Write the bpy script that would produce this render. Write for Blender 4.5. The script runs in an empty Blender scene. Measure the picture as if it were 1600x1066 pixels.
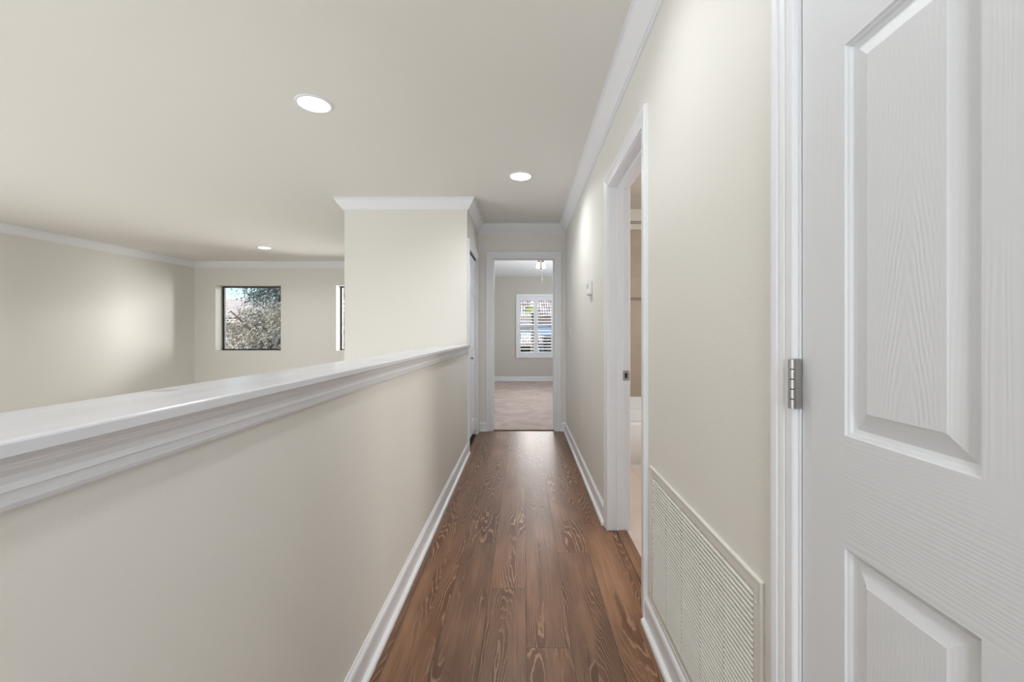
import bpy, bmesh, math, random
from mathutils import Vector, Matrix
random.seed(7)
sc = bpy.context.scene
C = sc.collection
PI = math.pi

# ------------------------------------------------------------ camera, sky, sun, exposure
EYE = 1.14
cd = bpy.data.cameras.new('camera'); cam = bpy.data.objects.new('camera', cd); C.objects.link(cam)
cam.location = (0, 0, EYE); cam.rotation_euler = (PI/2, 0, 0)
cd.sensor_width = 36; cd.lens = 15.0; cd.clip_start = .02; cd.clip_end = 300
cd.shift_x = -18.5/1600; cd.shift_y = -12/1600
sc.camera = cam
sc.view_settings.view_transform = 'Standard'; sc.view_settings.look = 'None'
sc.view_settings.gamma = 1; sc.view_settings.use_curve_mapping = False
sc.view_settings.exposure = 0.19
sc.cycles.max_bounces = 10; sc.cycles.diffuse_bounces = 6; sc.cycles.glossy_bounces = 4
sc.cycles.transparent_max_bounces = 12
sc.cycles.use_denoising = True
sc.cycles.sample_clamp_indirect = 6; sc.cycles.caustics_reflective = False; sc.cycles.caustics_refractive = False

w = bpy.data.worlds.new('sky'); sc.world = w; w.use_nodes = True
nt = w.node_tree; nt.nodes.clear()
sky = nt.nodes.new('ShaderNodeTexSky'); sky.sky_type = 'NISHITA'; sky.sun_disc = False
sky.sun_elevation = math.radians(42); sky.sun_rotation = math.radians(200); sky.air_density = 1.0; sky.dust_density = 0.4; sky.ozone_density = 2.0
bg = nt.nodes.new('ShaderNodeBackground'); bg.inputs[1].default_value = 0.17
wo = nt.nodes.new('ShaderNodeOutputWorld')
nt.links.new(sky.outputs[0], bg.inputs[0]); nt.links.new(bg.outputs[0], wo.inputs[0])

def lamp(name, kind, loc, direction, energy, color=(1, 1, 1), size=None, **kw):
    d = bpy.data.lights.new(name, kind); o = bpy.data.objects.new(name, d); C.objects.link(o)
    o.location = loc; o.rotation_euler = Vector(direction).to_track_quat('-Z', 'Y').to_euler()
    d.energy = energy; d.color = color
    if size and kind == 'AREA':
        d.shape = 'RECTANGLE'; d.size, d.size_y = size
    for k, v in kw.items(): setattr(d, k, v)
    return o
lamp('sun', 'SUN', (0, -20, 20), (.35, .75, -.75), 4.0, (1, .95, .88), angle=.01)
# unseen fill panels added behind the camera, to the left and in side rooms
FILL_COL = (.83, .93, 1.0)
lamp('fill_hall', 'AREA', (-.02, -2.16, 1.35), (0, 1, 0), 33, FILL_COL, (.9, 1.7))
lamp('fill_rear', 'AREA', (-3.2, -2.16, .6), (-.7, 1, 0), 12, FILL_COL, (4.6, 2.4))
lamp('fill_lower', 'AREA', (-6.2, 1.0, -1.6), (1, 0, .15), 135, FILL_COL, (5.5, 1.6))
lamp('fill_left', 'AREA', (-6.05, 1.0, .2), (1, 0, .05), 48, FILL_COL, (4.4, 3.6))
lamp('fill_outside_lounge', 'AREA', (-2.05, 9.5, 1.6), (-1, -.35, 0), 700, (1, .98, .95), (2.9, 2.6))  # added panel outside the windows, brightens the lounge reveals and left wall
lamp('glare_panel_bedroom', 'AREA', (.35, 20, 4.8), (0, -1, -.25), 640, (1, .97, .93), (3.2, 2.6))  # added panel above the window view, makes the glare on the hall floor
lamp('fill_bedroom', 'AREA', (2.16, 7.4, 1.4), (-1, 0, .9), 105, FILL_COL, (2.4, 1.4))
lamp('fill_bathroom', 'AREA', (2.36, 2.6, 1.6), (-1, .1, 0), 30, (1, .98, .95), (1.2, .8))

# ------------------------------------------------------------ materials
def newmat(name):
    m = bpy.data.materials.new(name); m.use_nodes = True
    return m, m.node_tree, m.node_tree.nodes['Principled BSDF']
def srgb(r, g, b):
    f = lambda c: c/12.92 if c <= .04045 else ((c+.055)/1.055)**2.4
    return (f(r/255), f(g/255), f(b/255), 1)
class NX:
    """small helper to write node maths"""
    def __init__(s, nt): s.nt = nt
    def n(s, t, **kw):
        o = s.nt.nodes.new(t)
        for k, v in kw.items(): setattr(o, k, v)
        return o
    def m(s, op, a, b=0.0, c=0.0):
        o = s.n('ShaderNodeMath', operation=op)
        for i, v in enumerate((a, b, c)):
            if isinstance(v, (int, float)): o.inputs[i].default_value = v
            else: s.nt.links.new(v, o.inputs[i])
        return o.outputs[0]
    def xyz(s):
        t = s.n('ShaderNodeTexCoord'); p = s.n('ShaderNodeSeparateXYZ'); s.nt.links.new(t.outputs['Object'], p.inputs[0])
        return p.outputs
    def comb(s, x, y, z):
        o = s.n('ShaderNodeCombineXYZ')
        for i, v in enumerate((x, y, z)):
            if isinstance(v, (int, float)): o.inputs[i].default_value = v
            else: s.nt.links.new(v, o.inputs[i])
        return o.outputs[0]
    def noise(s, vec, scale=1, detail=2, rough=.5, dist=0):
        o = s.n('ShaderNodeTexNoise'); o.inputs['Scale'].default_value = scale; o.inputs['Detail'].default_value = detail
        o.inputs['Roughness'].default_value = rough; o.inputs['Distortion'].default_value = dist
        s.nt.links.new(vec, o.inputs['Vector']); return o.outputs['Fac']
    def white(s, x, y):
        o = s.n('ShaderNodeTexWhiteNoise', noise_dimensions='2D'); s.nt.links.new(s.comb(x, y, 0), o.inputs['Vector']); return o.outputs['Value']
    def mix(s, f, a, b):
        o = s.n('ShaderNodeMix', data_type='RGBA')
        for i, v in ((0, f), (6, a), (7, b)):
            if isinstance(v, (int, float, tuple)): o.inputs[i].default_value = v
            else: s.nt.links.new(v, o.inputs[i])
        return o.outputs[2]
    def sstep(s, v, lo, hi):
        o = s.n('ShaderNodeMapRange', interpolation_type='SMOOTHSTEP'); s.nt.links.new(v, o.inputs[0])
        o.inputs[1].default_value = lo; o.inputs[2].default_value = hi; return o.outputs[0]
    def bump(s, h, bsdf, strength, dist):
        o = s.n('ShaderNodeBump'); o.inputs['Strength'].default_value = strength; o.inputs['Distance'].default_value = dist
        s.nt.links.new(h, o.inputs['Height']); s.nt.links.new(o.outputs[0], bsdf.inputs['Normal'])
def plain(name, col, rough=.5, metal=0, spec=None, grain=None):
    m, nt, b = newmat(name); b.inputs['Base Color'].default_value = col; b.inputs['Roughness'].default_value = rough
    b.inputs['Metallic'].default_value = metal
    if spec is not None: b.inputs['Specular IOR Level'].default_value = spec
    x = NX(nt); p = x.comb(*x.xyz())
    n = x.noise(p, *(grain[:2] if grain else (60, 2)))
    x.bump(n, b, grain[2] if grain else .05, grain[3] if grain else .0004)
    return m
WALL = plain('wall_paint', srgb(222, 219, 213), .55, grain=(130, 3, .35, .0012))
CEIL = plain('ceiling_paint', srgb(218, 215, 209), .7, grain=(160, 3, .25, .0010))
ROOMW = plain('bedroom_paint', srgb(192, 187, 178), .6, grain=(130, 3, .25, .0010))
BCEIL = plain('white_ceiling_paint', srgb(232, 232, 233), .7, grain=(160, 3, .25, .0010))
TRIM = plain('white_gloss_trim', srgb(224, 224, 227), .33, grain=(40, 1, .01, .0002))
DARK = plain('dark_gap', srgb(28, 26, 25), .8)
BRONZE = plain('dark_bronze_frame', srgb(42, 44, 48), .45)
NICKEL = plain('satin_nickel', srgb(172, 168, 164), .32, 1.0)
PLATE = plain('painted_plate', srgb(223, 220, 214), .45)
WPLAST = plain('white_plastic', srgb(238, 237, 238), .35)
GRILLE = plain('cream_grille_enamel', srgb(215, 212, 206), .4)
ENAMEL = plain('tub_enamel', srgb(240, 240, 243), .15, grain=(5, 1, .01, .0002))
BATHC = plain('bathroom_ceiling', srgb(205, 198, 188), .7)

def cap_mat():
    m, nt, b = newmat('cap_gloss_paint'); x = NX(nt); X, Y, Z = x.xyz()
    # a small greyer rectangle on top of the ledge
    u = x.m('ABSOLUTE', x.m('ADD', X, .655)); v = x.m('ABSOLUTE', x.m('SUBTRACT', Y, .775))
    ins = x.m('MULTIPLY', x.m('LESS_THAN', u, .021), x.m('LESS_THAN', v, .018))
    n = x.noise(x.comb(x.m('MULTIPLY', X, 20), x.m('MULTIPLY', Y, 4), Z), 1, 3)
    col = x.mix(ins, srgb(213, 213, 218), srgb(188, 188, 186)); nt.links.new(col, b.inputs['Base Color'])
    nt.links.new(x.m('ADD', x.m('MULTIPLY', n, .12), .16), b.inputs['Roughness'])
    x.bump(x.noise(x.comb(x.m('MULTIPLY', X, 60), x.m('MULTIPLY', Y, 6), Z), 1, 3), b, .15, .0006)
    return m
CAP = cap_mat()

def grain_mat(name, ax_long, ax_cross, cathedral=None):
    """white moulded door skin with pressed wood grain"""
    m, nt, b = newmat(name); b.inputs['Base Color'].default_value = srgb(214, 215, 218); b.inputs['Roughness'].default_value = .38
    x = NX(nt); P = x.xyz(); L, A = P[ax_long], P[ax_cross]
    if cathedral is None:
        n = x.noise(x.comb(x.m('MULTIPLY', A, 26), x.m('MULTIPLY', L, 1.6), 3.3), 1, 2, .5)
        h = x.m('SINE', x.m('ADD', x.m('MULTIPLY', A, 1050), x.m('MULTIPLY', n, 34)))
        fade = x.noise(x.comb(x.m('MULTIPLY', A, 8), x.m('MULTIPLY', L, 3), 9), 1, 2)
        h = x.m('MULTIPLY', h, x.sstep(fade, .3, .62)); s = .15
    else:
        c0, l0 = cathedral
        d = x.m('ABSOLUTE', x.m('SUBTRACT', A, c0))
        n = x.noise(x.comb(x.m('MULTIPLY', A, 30), x.m('MULTIPLY', L, 5), 1.7), 1, 3, .6)
        r = x.m('SQRT', x.m('ADD', x.m('MULTIPLY', x.m('MULTIPLY', d, d), 52), .010))
        f = x.m('ADD', x.m('ADD', x.m('SUBTRACT', L, l0), r), x.m('MULTIPLY', n, .09))
        h = x.m('SINE', x.m('MULTIPLY', f, 150))
        fine = x.m('SINE', x.m('ADD', x.m('MULTIPLY', A, 900), x.m('MULTIPLY', n, 25)))
        core = x.m('MULTIPLY', x.m('SUBTRACT', 1.0, x.sstep(d, .012, .045)), x.m('SUBTRACT', 1.0, x.sstep(x.m('ABSOLUTE', x.m('SUBTRACT', L, 1.15)), .10, .24)))
        h = x.m('ADD', x.m('MULTIPLY', h, x.m('ADD', .22, x.m('MULTIPLY', core, 1.1))), x.m('MULTIPLY', fine, .25))
        s = .26
    x.bump(h, b, s, .00045)
    return m
G_VERT = grain_mat('door_skin_vertical_grain', 2, 1)
G_HORZ = grain_mat('door_skin_horizontal_grain', 1, 2)
G_CATH = grain_mat('door_skin_cathedral_grain', 2, 1, (.551, 1.2))

def wood_floor():
    m, nt, b = newmat('brown_oak_planks'); x = NX(nt); X, Y, Z = x.xyz()
    W, Ln = .1635, 1.22
    xs = x.m('DIVIDE', x.m('SUBTRACT', X, .010), W)
    i = x.m('FLOOR', xs); fx = x.m('SUBTRACT', xs, i)
    off = x.white(i, 3.7)
    ys = x.m('ADD', x.m('DIVIDE', Y, Ln), x.m('MULTIPLY', off, 7.0))
    j = x.m('FLOOR', ys); fy = x.m('SUBTRACT', ys, j)
    idn = x.white(i, j); id2 = x.white(x.m('ADD', i, 31.3), j)
    zz = x.m('MULTIPLY', idn, 90)
    # ring field of each plank, drawn out along its length
    n1 = x.noise(x.comb(x.m('MULTIPLY', fx, 1.0), x.m('MULTIPLY', Y, .8), zz), 1, 1, .4)
    n2 = x.noise(x.comb(x.m('MULTIPLY', fx, 9), x.m('MULTIPLY', Y, 11), zz), 1, 2, .5)
    c = x.m('ABSOLUTE', x.m('SUBTRACT', fx, x.m('ADD', .25, x.m('MULTIPLY', id2, .5))))
    f = x.m('ADD', x.m('MULTIPLY', n1, 17), x.m('ADD', x.m('MULTIPLY', n2, .7), x.m('MULTIPLY', c, 5.5)))
    ring = x.m('FRACT', x.m('MULTIPLY', f, 1.9))
    fine = x.noise(x.comb(x.m('MULTIPLY', X, 260), x.m('MULTIPLY', Y, 7), zz), 1, 3, .6)
    fine2 = x.noise(x.comb(x.m('MULTIPLY', X, 75), x.m('MULTIPLY', Y, 2.2), zz), 1, 3, .6)
    line = x.m('MULTIPLY', x.sstep(ring, .55, .80), x.m('SUBTRACT', 1.0, x.sstep(ring, .86, .99)))
    figure = x.sstep(x.noise(x.comb(x.m('MULTIPLY', fx, 1.6), x.m('MULTIPLY', Y, 2.3), x.m('ADD', zz, 40)), 1, 2, .5), .38, .62)
    line = x.m('MULTIPLY', line, figure)
    blot = x.noise(x.comb(x.m('MULTIPLY', X, 9), x.m('MULTIPLY', Y, 1.6), zz), 1, 3, .55)
    base = x.mix(x.sstep(blot, .25, .75), srgb(104, 76, 58), srgb(146, 115, 95))
    base = x.mix(x.m('MULTIPLY', figure, .72), base, srgb(84, 54, 35))
    base = x.mix(x.m('MULTIPLY', x.sstep(fine2, .42, .70), .5), base, srgb(88, 62, 45))
    dk = x.m('MULTIPLY', x.sstep(ring, .05, .6), figure)
    base = x.mix(x.m('MULTIPLY', dk, .30), base, srgb(66, 40, 24))
    base = x.mix(x.m('MULTIPLY', line, .74), base, srgb(178, 148, 126))
    base = x.mix(x.m('MULTIPLY', x.sstep(fine, .52, .75), .35), base, srgb(158, 120, 94))
    tone = x.m('ADD', .80, x.m('MULTIPLY', id2, .38))
    hs = x.n('ShaderNodeHueSaturation'); hs.inputs['Saturation'].default_value = 1.18
    nt.links.new(tone, hs.inputs['Value']); nt.links.new(base, hs.inputs['Color']); base = hs.outputs[0]
    ex = x.m('MULTIPLY', x.m('MINIMUM', fx, x.m('SUBTRACT', 1.0, fx)), W)
    ey = x.m('MULTIPLY', x.m('MINIMUM', fy, x.m('SUBTRACT', 1.0, fy)), Ln)
    e = x.m('MINIMUM', ex, ey)
    seam = x.m('SUBTRACT', 1.0, x.sstep(e, .0004, .0022))
    base = x.mix(x.m('MULTIPLY', seam, .7), base, srgb(40, 24, 15))
    nt.links.new(base, b.inputs['Base Color'])
    nt.links.new(x.m('ADD', .34, x.m('MULTIPLY', fine, .14)), b.inputs['Roughness'])
    b.inputs['Specular IOR Level'].default_value = .35; b.inputs['Coat Weight'].default_value = .20; b.inputs['Coat Roughness'].default_value = .28; b.inputs['Coat IOR'].default_value = 1.7
    h = x.m('SUBTRACT', x.m('MULTIPLY', fine, .25), x.m('ADD', x.m('MULTIPLY', seam, 1.2), x.m('MULTIPLY', line, -.1)))
    x.bump(h, b, .35, .0008)
    return m
WOOD = wood_floor()

def blotchy(name, c1, c2, scale, rough=.9, bscale=400, bdist=.004, bstr=.6, stretch=(1, 1, 1), detail=4):
    m, nt, b = newmat(name); x = NX(nt); X, Y, Z = x.xyz()
    v = x.comb(x.m('MULTIPLY', X, stretch[0]), x.m('MULTIPLY', Y, stretch[1]), x.m('MULTIPLY', Z, stretch[2]))
    n = x.noise(v, scale, detail, .6, .6)
    nt.links.new(x.mix(x.sstep(n, .3, .7), c1, c2), b.inputs['Base Color']); b.inputs['Roughness'].default_value = rough
    x.bump(x.noise(v, bscale, 2), b, bstr, bdist)
    return m
CARPET = blotchy('taupe_carpet', srgb(178, 160, 151), srgb(200, 184, 176), 3.2, .95, 90, .01, .6, (1, 1.6, 1))
GROUND = blotchy('ground', srgb(120, 112, 92), srgb(150, 140, 118), .5, .95)
STUCCO = blotchy('stucco', srgb(205, 196, 188), srgb(216, 208, 200), 2, .9)
STUCCO2 = blotchy('blue_grey_stucco', srgb(120, 150, 178), srgb(132, 160, 186), 2, .9)
def rtile():
    m, nt, b = newmat('roof_tile'); x = NX(nt); X, Y, Z = x.xyz()
    v = x.m('ABSOLUTE', x.m('SINE', x.m('MULTIPLY', x.m('SUBTRACT', X, -5.85), PI/.16)))
    n = x.noise(x.comb(X, x.m('MULTIPLY', Y, 1.5), Z), 2.2, 3, .6)
    c = x.mix(x.sstep(n, .35, .65), srgb(150, 138, 136), srgb(214, 204, 202))
    nt.links.new(x.mix(x.sstep(v, .25, .6), srgb(40, 36, 38), c), b.inputs['Base Color']); b.inputs['Roughness'].default_value = .8  # tile valleys coloured dark, shade contrast put into the colour
    return m
RTILE = rtile()
BARK = blotchy('bark', srgb(92, 82, 72), srgb(118, 108, 96), 6, .95)
LEAF1 = blotchy('oak_leaves', srgb(112, 112, 96), srgb(196, 190, 176), 1.7, .6)
LEAF2 = blotchy('blue_green_leaves', srgb(84, 100, 100), srgb(150, 164, 160), 1.4, .6)
LEAF3 = blotchy('palm_leaves', srgb(60, 82, 40), srgb(160, 170, 90), 5, .6)
BEIGE_ROOF = blotchy('beige_roof', srgb(196, 186, 178), srgb(214, 206, 200), 6, .9)
BROWN = plain('brown_fascia', srgb(120, 92, 82), .7)

def tile_mat(name, c, c2, grout, size, rough=.35, plane='xy', shift=(0, 0)):
    m, nt, b = newmat(name); x = NX(nt); P = x.xyz(); a = 'xyz'
    U = x.m('DIVIDE', x.m('SUBTRACT', P[a.index(plane[0])], shift[0]), size[0]); V = x.m('DIVIDE', x.m('SUBTRACT', P[a.index(plane[1])], shift[1]), size[1])
    i, j = x.m('FLOOR', U), x.m('FLOOR', V); fu, fv = x.m('SUBTRACT', U, i), x.m('SUBTRACT', V, j)
    eu = x.m('MULTIPLY', x.m('MINIMUM', fu, x.m('SUBTRACT', 1.0, fu)), size[0]); ev = x.m('MULTIPLY', x.m('MINIMUM', fv, x.m('SUBTRACT', 1.0, fv)), size[1])
    g = x.m('SUBTRACT', 1.0, x.sstep(x.m('MINIMUM', eu, ev), .001, .003))
    n = x.noise(x.comb(*P), 9, 4, .6, .5)
    col = x.mix(x.m('ADD', x.m('MULTIPLY', n, .7), x.m('MULTIPLY', x.white(i, j), .3)), c, c2)
    nt.links.new(x.mix(x.m('MULTIPLY', g, .6), col, grout), b.inputs['Base Color']); b.inputs['Roughness'].default_value = rough
    x.bump(x.m('SUBTRACT', 1.0, g), b, .4, .001)
    return m
FTILE = tile_mat('beige_floor_tile', srgb(202, 188, 178), srgb(220, 206, 197), srgb(176, 160, 150), (.32, .32), .35, 'xy', (.59, .1))
WTILE = tile_mat('tan_wall_tile', srgb(164, 149, 135), srgb(188, 173, 159), srgb(190, 176, 160), (.33, .33), .3, 'xz', (.2, .38))

def glass():
    m, nt, b = newmat('window_glass'); nt.nodes.remove(b); x = NX(nt)
    t = x.n('ShaderNodeBsdfTransparent'); g = x.n('ShaderNodeBsdfGlossy'); g.inputs['Roughness'].default_value = .02
    f = x.n('ShaderNodeFresnel'); f.inputs[0].default_value = 1.35; mx = x.n('ShaderNodeMixShader')
    nt.links.new(f.outputs[0], mx.inputs[0]); nt.links.new(t.outputs[0], mx.inputs[1]); nt.links.new(g.outputs[0], mx.inputs[2])
    nt.links.new(mx.outputs[0], nt.nodes['Material Output'].inputs[0]); return m
GLASS = glass()
def emit(name, col, s):
    m, nt, b = newmat(name); b.inputs['Base Color'].default_value = (.9, .9, .9, 1)
    b.inputs['Emission Color'].default_value = col; b.inputs['Emission Strength'].default_value = s; return m
LENS = emit('lit_lens', (1, .97, .93, 1), 8)
BULB = emit('lit_shade_glass', (1, .88, .72, 1), 2.2)

# ------------------------------------------------------------ mesh helpers
def obj(name, bm, mat, parent=None, smooth=False, bevel=None, kind=None, label=None, cat=None, group=None):
    bmesh.ops.recalc_face_normals(bm, faces=bm.faces)
    me = bpy.data.meshes.new(name); bm.to_mesh(me); bm.free()
    for mm in (mat if isinstance(mat, (list, tuple)) else [mat]): me.materials.append(mm)
    if smooth:
        for p in me.polygons: p.use_smooth = True
    o = bpy.data.objects.new(name, me); C.objects.link(o)
    if parent: o.parent = parent
    if bevel:
        b = o.modifiers.new('bevel', 'BEVEL'); b.width = bevel; b.segments = 2; b.limit_method = 'ANGLE'; b.angle_limit = math.radians(40)
    tag(o, label, cat, group, kind); return o
def tag(o, label=None, cat=None, group=None, kind=None):
    for k, v in (('label', label), ('category', cat), ('group', group), ('kind', kind)):
        if v: o[k] = v
    return o
def empty(name, loc=(0, 0, 0), **kw):
    o = bpy.data.objects.new(name, None); C.objects.link(o); o.location = loc; o.empty_display_size = .1
    return tag(o, **kw)
def B(*boxes):
    bm = bmesh.new()
    for b in boxes: bx(bm, *b)
    return bm
def bx(bm, x0, x1, y0, y1, z0, z1, mat=0):
    v = [bm.verts.new((x, y, z)) for x in (x0, x1) for y in (y0, y1) for z in (z0, z1)]
    for f in ((0, 1, 3, 2), (4, 6, 7, 5), (0, 4, 5, 1), (2, 3, 7, 6), (0, 2, 6, 4), (1, 5, 7, 3)):
        bm.faces.new([v[k] for k in f]).material_index = mat
def offset(path, d):
    out = []
    for i, p in enumerate(path):
        p = Vector(p); ds = []
        if i > 0: ds.append((p-Vector(path[i-1])).normalized())
        if i < len(path)-1: ds.append((Vector(path[i+1])-p).normalized())
        ns = [Vector((-t.y, t.x)) for t in ds]
        if len(ns) == 1: out.append(p+ns[0]*d)
        else:
            m = (ns[0]+ns[1]); m = m/m.dot(ns[0]); out.append(p+m*d)
    return out
def sweep(bm, path, prof, mp):
    """profile of (offset to the left, height) swept with mitred corners; mp maps (u, v, height) to space"""
    rows = []
    for d, h in prof:
        rows.append([bm.verts.new(mp(q.x, q.y, h)) for q in offset(path, d)])
    n = len(prof)
    for k in range(n):
        a, b = rows[k], rows[(k+1) % n]
        for i in range(len(path)-1): bm.faces.new((a[i], a[i+1], b[i+1], b[i]))
    bm.faces.new([r[0] for r in rows]); bm.faces.new([r[-1] for r in rows][::-1])
    return bm
def lathe(bm, prof, c, seg=32, axis='z'):
    rings = []
    for r, h in prof:
        rr = []
        for k in range(seg):
            a = 2*PI*k/seg; u, v = r*math.cos(a), r*math.sin(a)
            p = {'z': (u, v, h), 'x': (h, u, v), 'y': (u, h, v)}[axis]
            rr.append(bm.verts.new((c[0]+p[0], c[1]+p[1], c[2]+p[2])))
        rings.append(rr)
    for a, b in zip(rings, rings[1:]):
        for k in range(seg): bm.faces.new((a[k], a[(k+1) % seg], b[(k+1) % seg], b[k]))
    return rings
def solid_lathe(prof, c, seg=32, axis='z'):
    bm = bmesh.new(); r = lathe(bm, prof, c, seg, axis); bm.faces.new(r[0]); bm.faces.new(r[-1]); return bm
def wall_grid(ax, p0, p1, a0, a1, z0, z1, holes=()):
    """wall slab with rectangular openings; ax = the axis it runs along ('x' or 'y')"""
    us = sorted({a0, a1, *[h[0] for h in holes], *[h[1] for h in holes]}); vs = sorted({z0, z1, *[h[2] for h in holes], *[h[3] for h in holes]})
    full = lambda i, j: 0 <= i < len(us)-1 and 0 <= j < len(vs)-1 and not any(h[0] <= (us[i]+us[i+1])/2 <= h[1] and h[2] <= (vs[j]+vs[j+1])/2 <= h[3] for h in holes)
    bm = bmesh.new(); cache = {}
    def V(i, j, s):
        k = (i, j, s)
        if k not in cache:
            p = p1 if s else p0; cache[k] = bm.verts.new((us[i], p, vs[j]) if ax == 'x' else (p, us[i], vs[j]))
        return cache[k]
    for i in range(len(us)-1):
        for j in range(len(vs)-1):
            if not full(i, j): continue
            for s in (0, 1): bm.faces.new((V(i, j, s), V(i+1, j, s), V(i+1, j+1, s), V(i, j+1, s)))
            for di, dj, e in ((-1, 0, ((i, j), (i, j+1))), (1, 0, ((i+1, j), (i+1, j+1))), (0, -1, ((i, j), (i+1, j))), (0, 1, ((i, j+1), (i+1, j+1)))):
                if not full(i+di, j+dj): bm.faces.new((V(*e[0], 0), V(*e[1], 0), V(*e[1], 1), V(*e[0], 1)))
    return bm

# ------------------------------------------------------------ room sizes (metres; camera stands at x = 0, y = 0)
XR, XL, XLB = .490, -.535, -.650          # hall right wall face, low wall face, low wall back
YE = 4.97                                  # hall end wall
CH = 2.405                                 # ceiling
YC, XC = 4.02, -1.69                       # closet block front and its left side
YB = 7.55                                  # lounge far wall
YR = -2.2                                  # wall behind the camera
LOW = -2.7
BC, YW = 2.477, 10.1                       # bedroom ceiling and far wall
lw = lambda y: -5.83+(y-YB)*.0719          # the lounge's left wall runs slightly askew
ST = dict(kind='structure')

# downlights: hall, above the lounge near, lounge far; then unseen ones added for fill
DL = [(-.026, 3.43), (-1.156, 2.35), (-3.83, 6.30), (-3.3, 1.2), (-5.1, .2), (-2.2, -.6), (-.026, -.9), (-.026, 1.25)]
HR = .083

# ceiling with round cut-outs
def ceiling():
    bm = bmesh.new()
    rects = [(-6.7, XC+.115, YR-.1, YB+.25), (XC+.115, XR+2.0, YR-.1, YE+.115)]
    for x0, x1, y0, y1 in rects:
        ls = [p for p in DL if x0 < p[0] < x1 and y0 < p[1] < y1]
        xs = sorted({x0, x1, *[v for p in ls for v in (p[0]-.15, p[0]+.15)]}); ys = sorted({y0, y1, *[v for p in ls for v in (p[1]-.15, p[1]+.15)]})
        for i in range(len(xs)-1):
            for j in range(len(ys)-1):
                cx, cy = (xs[i]+xs[i+1])/2, (ys[j]+ys[j+1])/2
                hit = [p for p in ls if abs(p[0]-cx) < .001 and abs(p[1]-cy) < .001]
                q = [(xs[i], ys[j]), (xs[i+1], ys[j]), (xs[i+1], ys[j+1]), (xs[i], ys[j+1])]
                if not hit: bm.faces.new([bm.verts.new((a, b, CH)) for a, b in q]); continue
                N = 40; inner, outer = [], []
                for k in range(N):
                    t = 2*PI*k/N+PI/4; c, s = math.cos(t), math.sin(t); m = .15/max(abs(c), abs(s))
                    inner.append(bm.verts.new((cx+HR*c, cy+HR*s, CH))); outer.append(bm.verts.new((cx+m*c, cy+m*s, CH)))
                for k in range(N): bm.faces.new((inner[k], inner[(k+1) % N], outer[(k+1) % N], outer[k]))
        bx(bm, x0, x1, y0, y1, CH+.16, CH+.2)
    bmesh.ops.remove_doubles(bm, verts=bm.verts, dist=1e-5)
    return bm
obj('ceiling', ceiling(), CEIL, **ST, label='pale beige painted ceiling over the hallway and open room')
obj('ceiling_bedroom', B((-1.7, 2.3, YE+.115, YW+.1, BC, BC+.05)), BCEIL, **ST, label='white ceiling of the far bedroom')
obj('ceiling_bathroom', B((XR+.115, 2.4, 1.0, 4.33, CH-.006, CH-.002)), BATHC, **ST, label='ceiling of the bathroom')

# floors
obj('floor', B((XLB, XR+.045, YR, YE+.03, -.12, 0)), WOOD, **ST, label='brown wood plank floor with light wavy grain')
obj('floor_bathroom', B((XR+.10, 2.4, 1.0, 4.4, -.1, .002)), FTILE, **ST, label='beige tile floor of the bathroom')
obj('floor_bedroom', B((-1.7, 2.3, YE+.03, YW+.1, -.12, .012)), CARPET, **ST, label='taupe carpet of the far bedroom')
obj('floor_lower', B((-6.7, XLB, YR, YB, LOW-.1, LOW)), FTILE, **ST, label='floor of the room below the low wall')
obj('trim_reducer', sweep(bmesh.new(), [(1.77, 0), (2.45, 0)], [(-.002, 0), (-.002, .006), (.012, .010), (.045, .010), (.058, .004), (.058, 0)],
    lambda u, v, h: (XR+.047+v, u, h)), WOOD, **ST, label='wood threshold strip between the plank floor and bathroom tile')
obj('trim_seam', B((-.352, .355, YE+.022, YE+.036, 0, .004)), DARK, **ST, label='dark seam between plank floor and carpet')

# walls
BT = (1.732, 2.478, -.12, 1.998); ND = (.027, .7745, -.12, 1.998); AG = (.900, 1.608, .142, .600)
obj('wall_right', wall_grid('y', XR, XR+.115, YR, YE+.115, -.12, CH+.1, (BT, ND, AG)), WALL, **ST, label='beige painted wall on the right of the hallway')
obj('wall_end', wall_grid('x', YE, YE+.115, XLB, XR+.0, -.12, BC+.1, ((-.375, .371, -.12, 2.028),)), WALL, **ST, label='beige wall at the end of the hallway around the bedroom door')
obj('wall_low', B((XLB, XL, YR, YC, LOW, 1.012)), WALL, **ST, label='beige low wall on the left of the hallway')
obj('wall_closet_front', B((XC, XL, YC, YC+.115, LOW, CH+.1)), WALL, **ST, label='beige closet wall facing the camera behind the low wall')
obj('wall_closet_side', wall_grid('y', XLB, XL, YC+.115, YE, -.12, CH+.1, ((4.118, 4.812, -.12, 1.99),)), WALL, **ST, label='beige closet side wall along the hallway')
obj('wall_closet_left', B((XC, XC+.115, YC+.115, YB+.25, LOW, BC+.1)), WALL, **ST, label='beige wall of the closet block toward the open room')
obj('wall_closet_back', B((XC+.115, XLB, YE, YE+.115, -.12, BC+.1)), WALL, **ST, label='back wall inside the closet')
obj('floor_closet', B((XC+.115, XLB, YC+.115, YE, -.12, -.001)), DARK, **ST, label='closet floor coloured dark for the shade under the door')  # coloured dark so the gap under the closet door reads as shade
W1 = (-5.456, -4.300, .834, 1.989); W2 = (-3.317, -2.161, .834, 1.989)
obj('wall_back', wall_grid('x', YB, YB+.25, -6.1, XC, LOW, CH+.1, (W1, W2)), WALL, **ST, label='beige far wall of the open room with two square windows')
bm = bmesh.new(); pts = [(lw(YR-.1), YR-.1), (lw(YB+.1), YB+.1), (lw(YB+.1)-.12, YB+.1), (lw(YR-.1)-.12, YR-.1)]
lo = [bm.verts.new((a, b, LOW)) for a, b in pts]; hi = [bm.verts.new((a, b, CH+.1)) for a, b in pts]
bm.faces.new(lo); bm.faces.new(hi)
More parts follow.
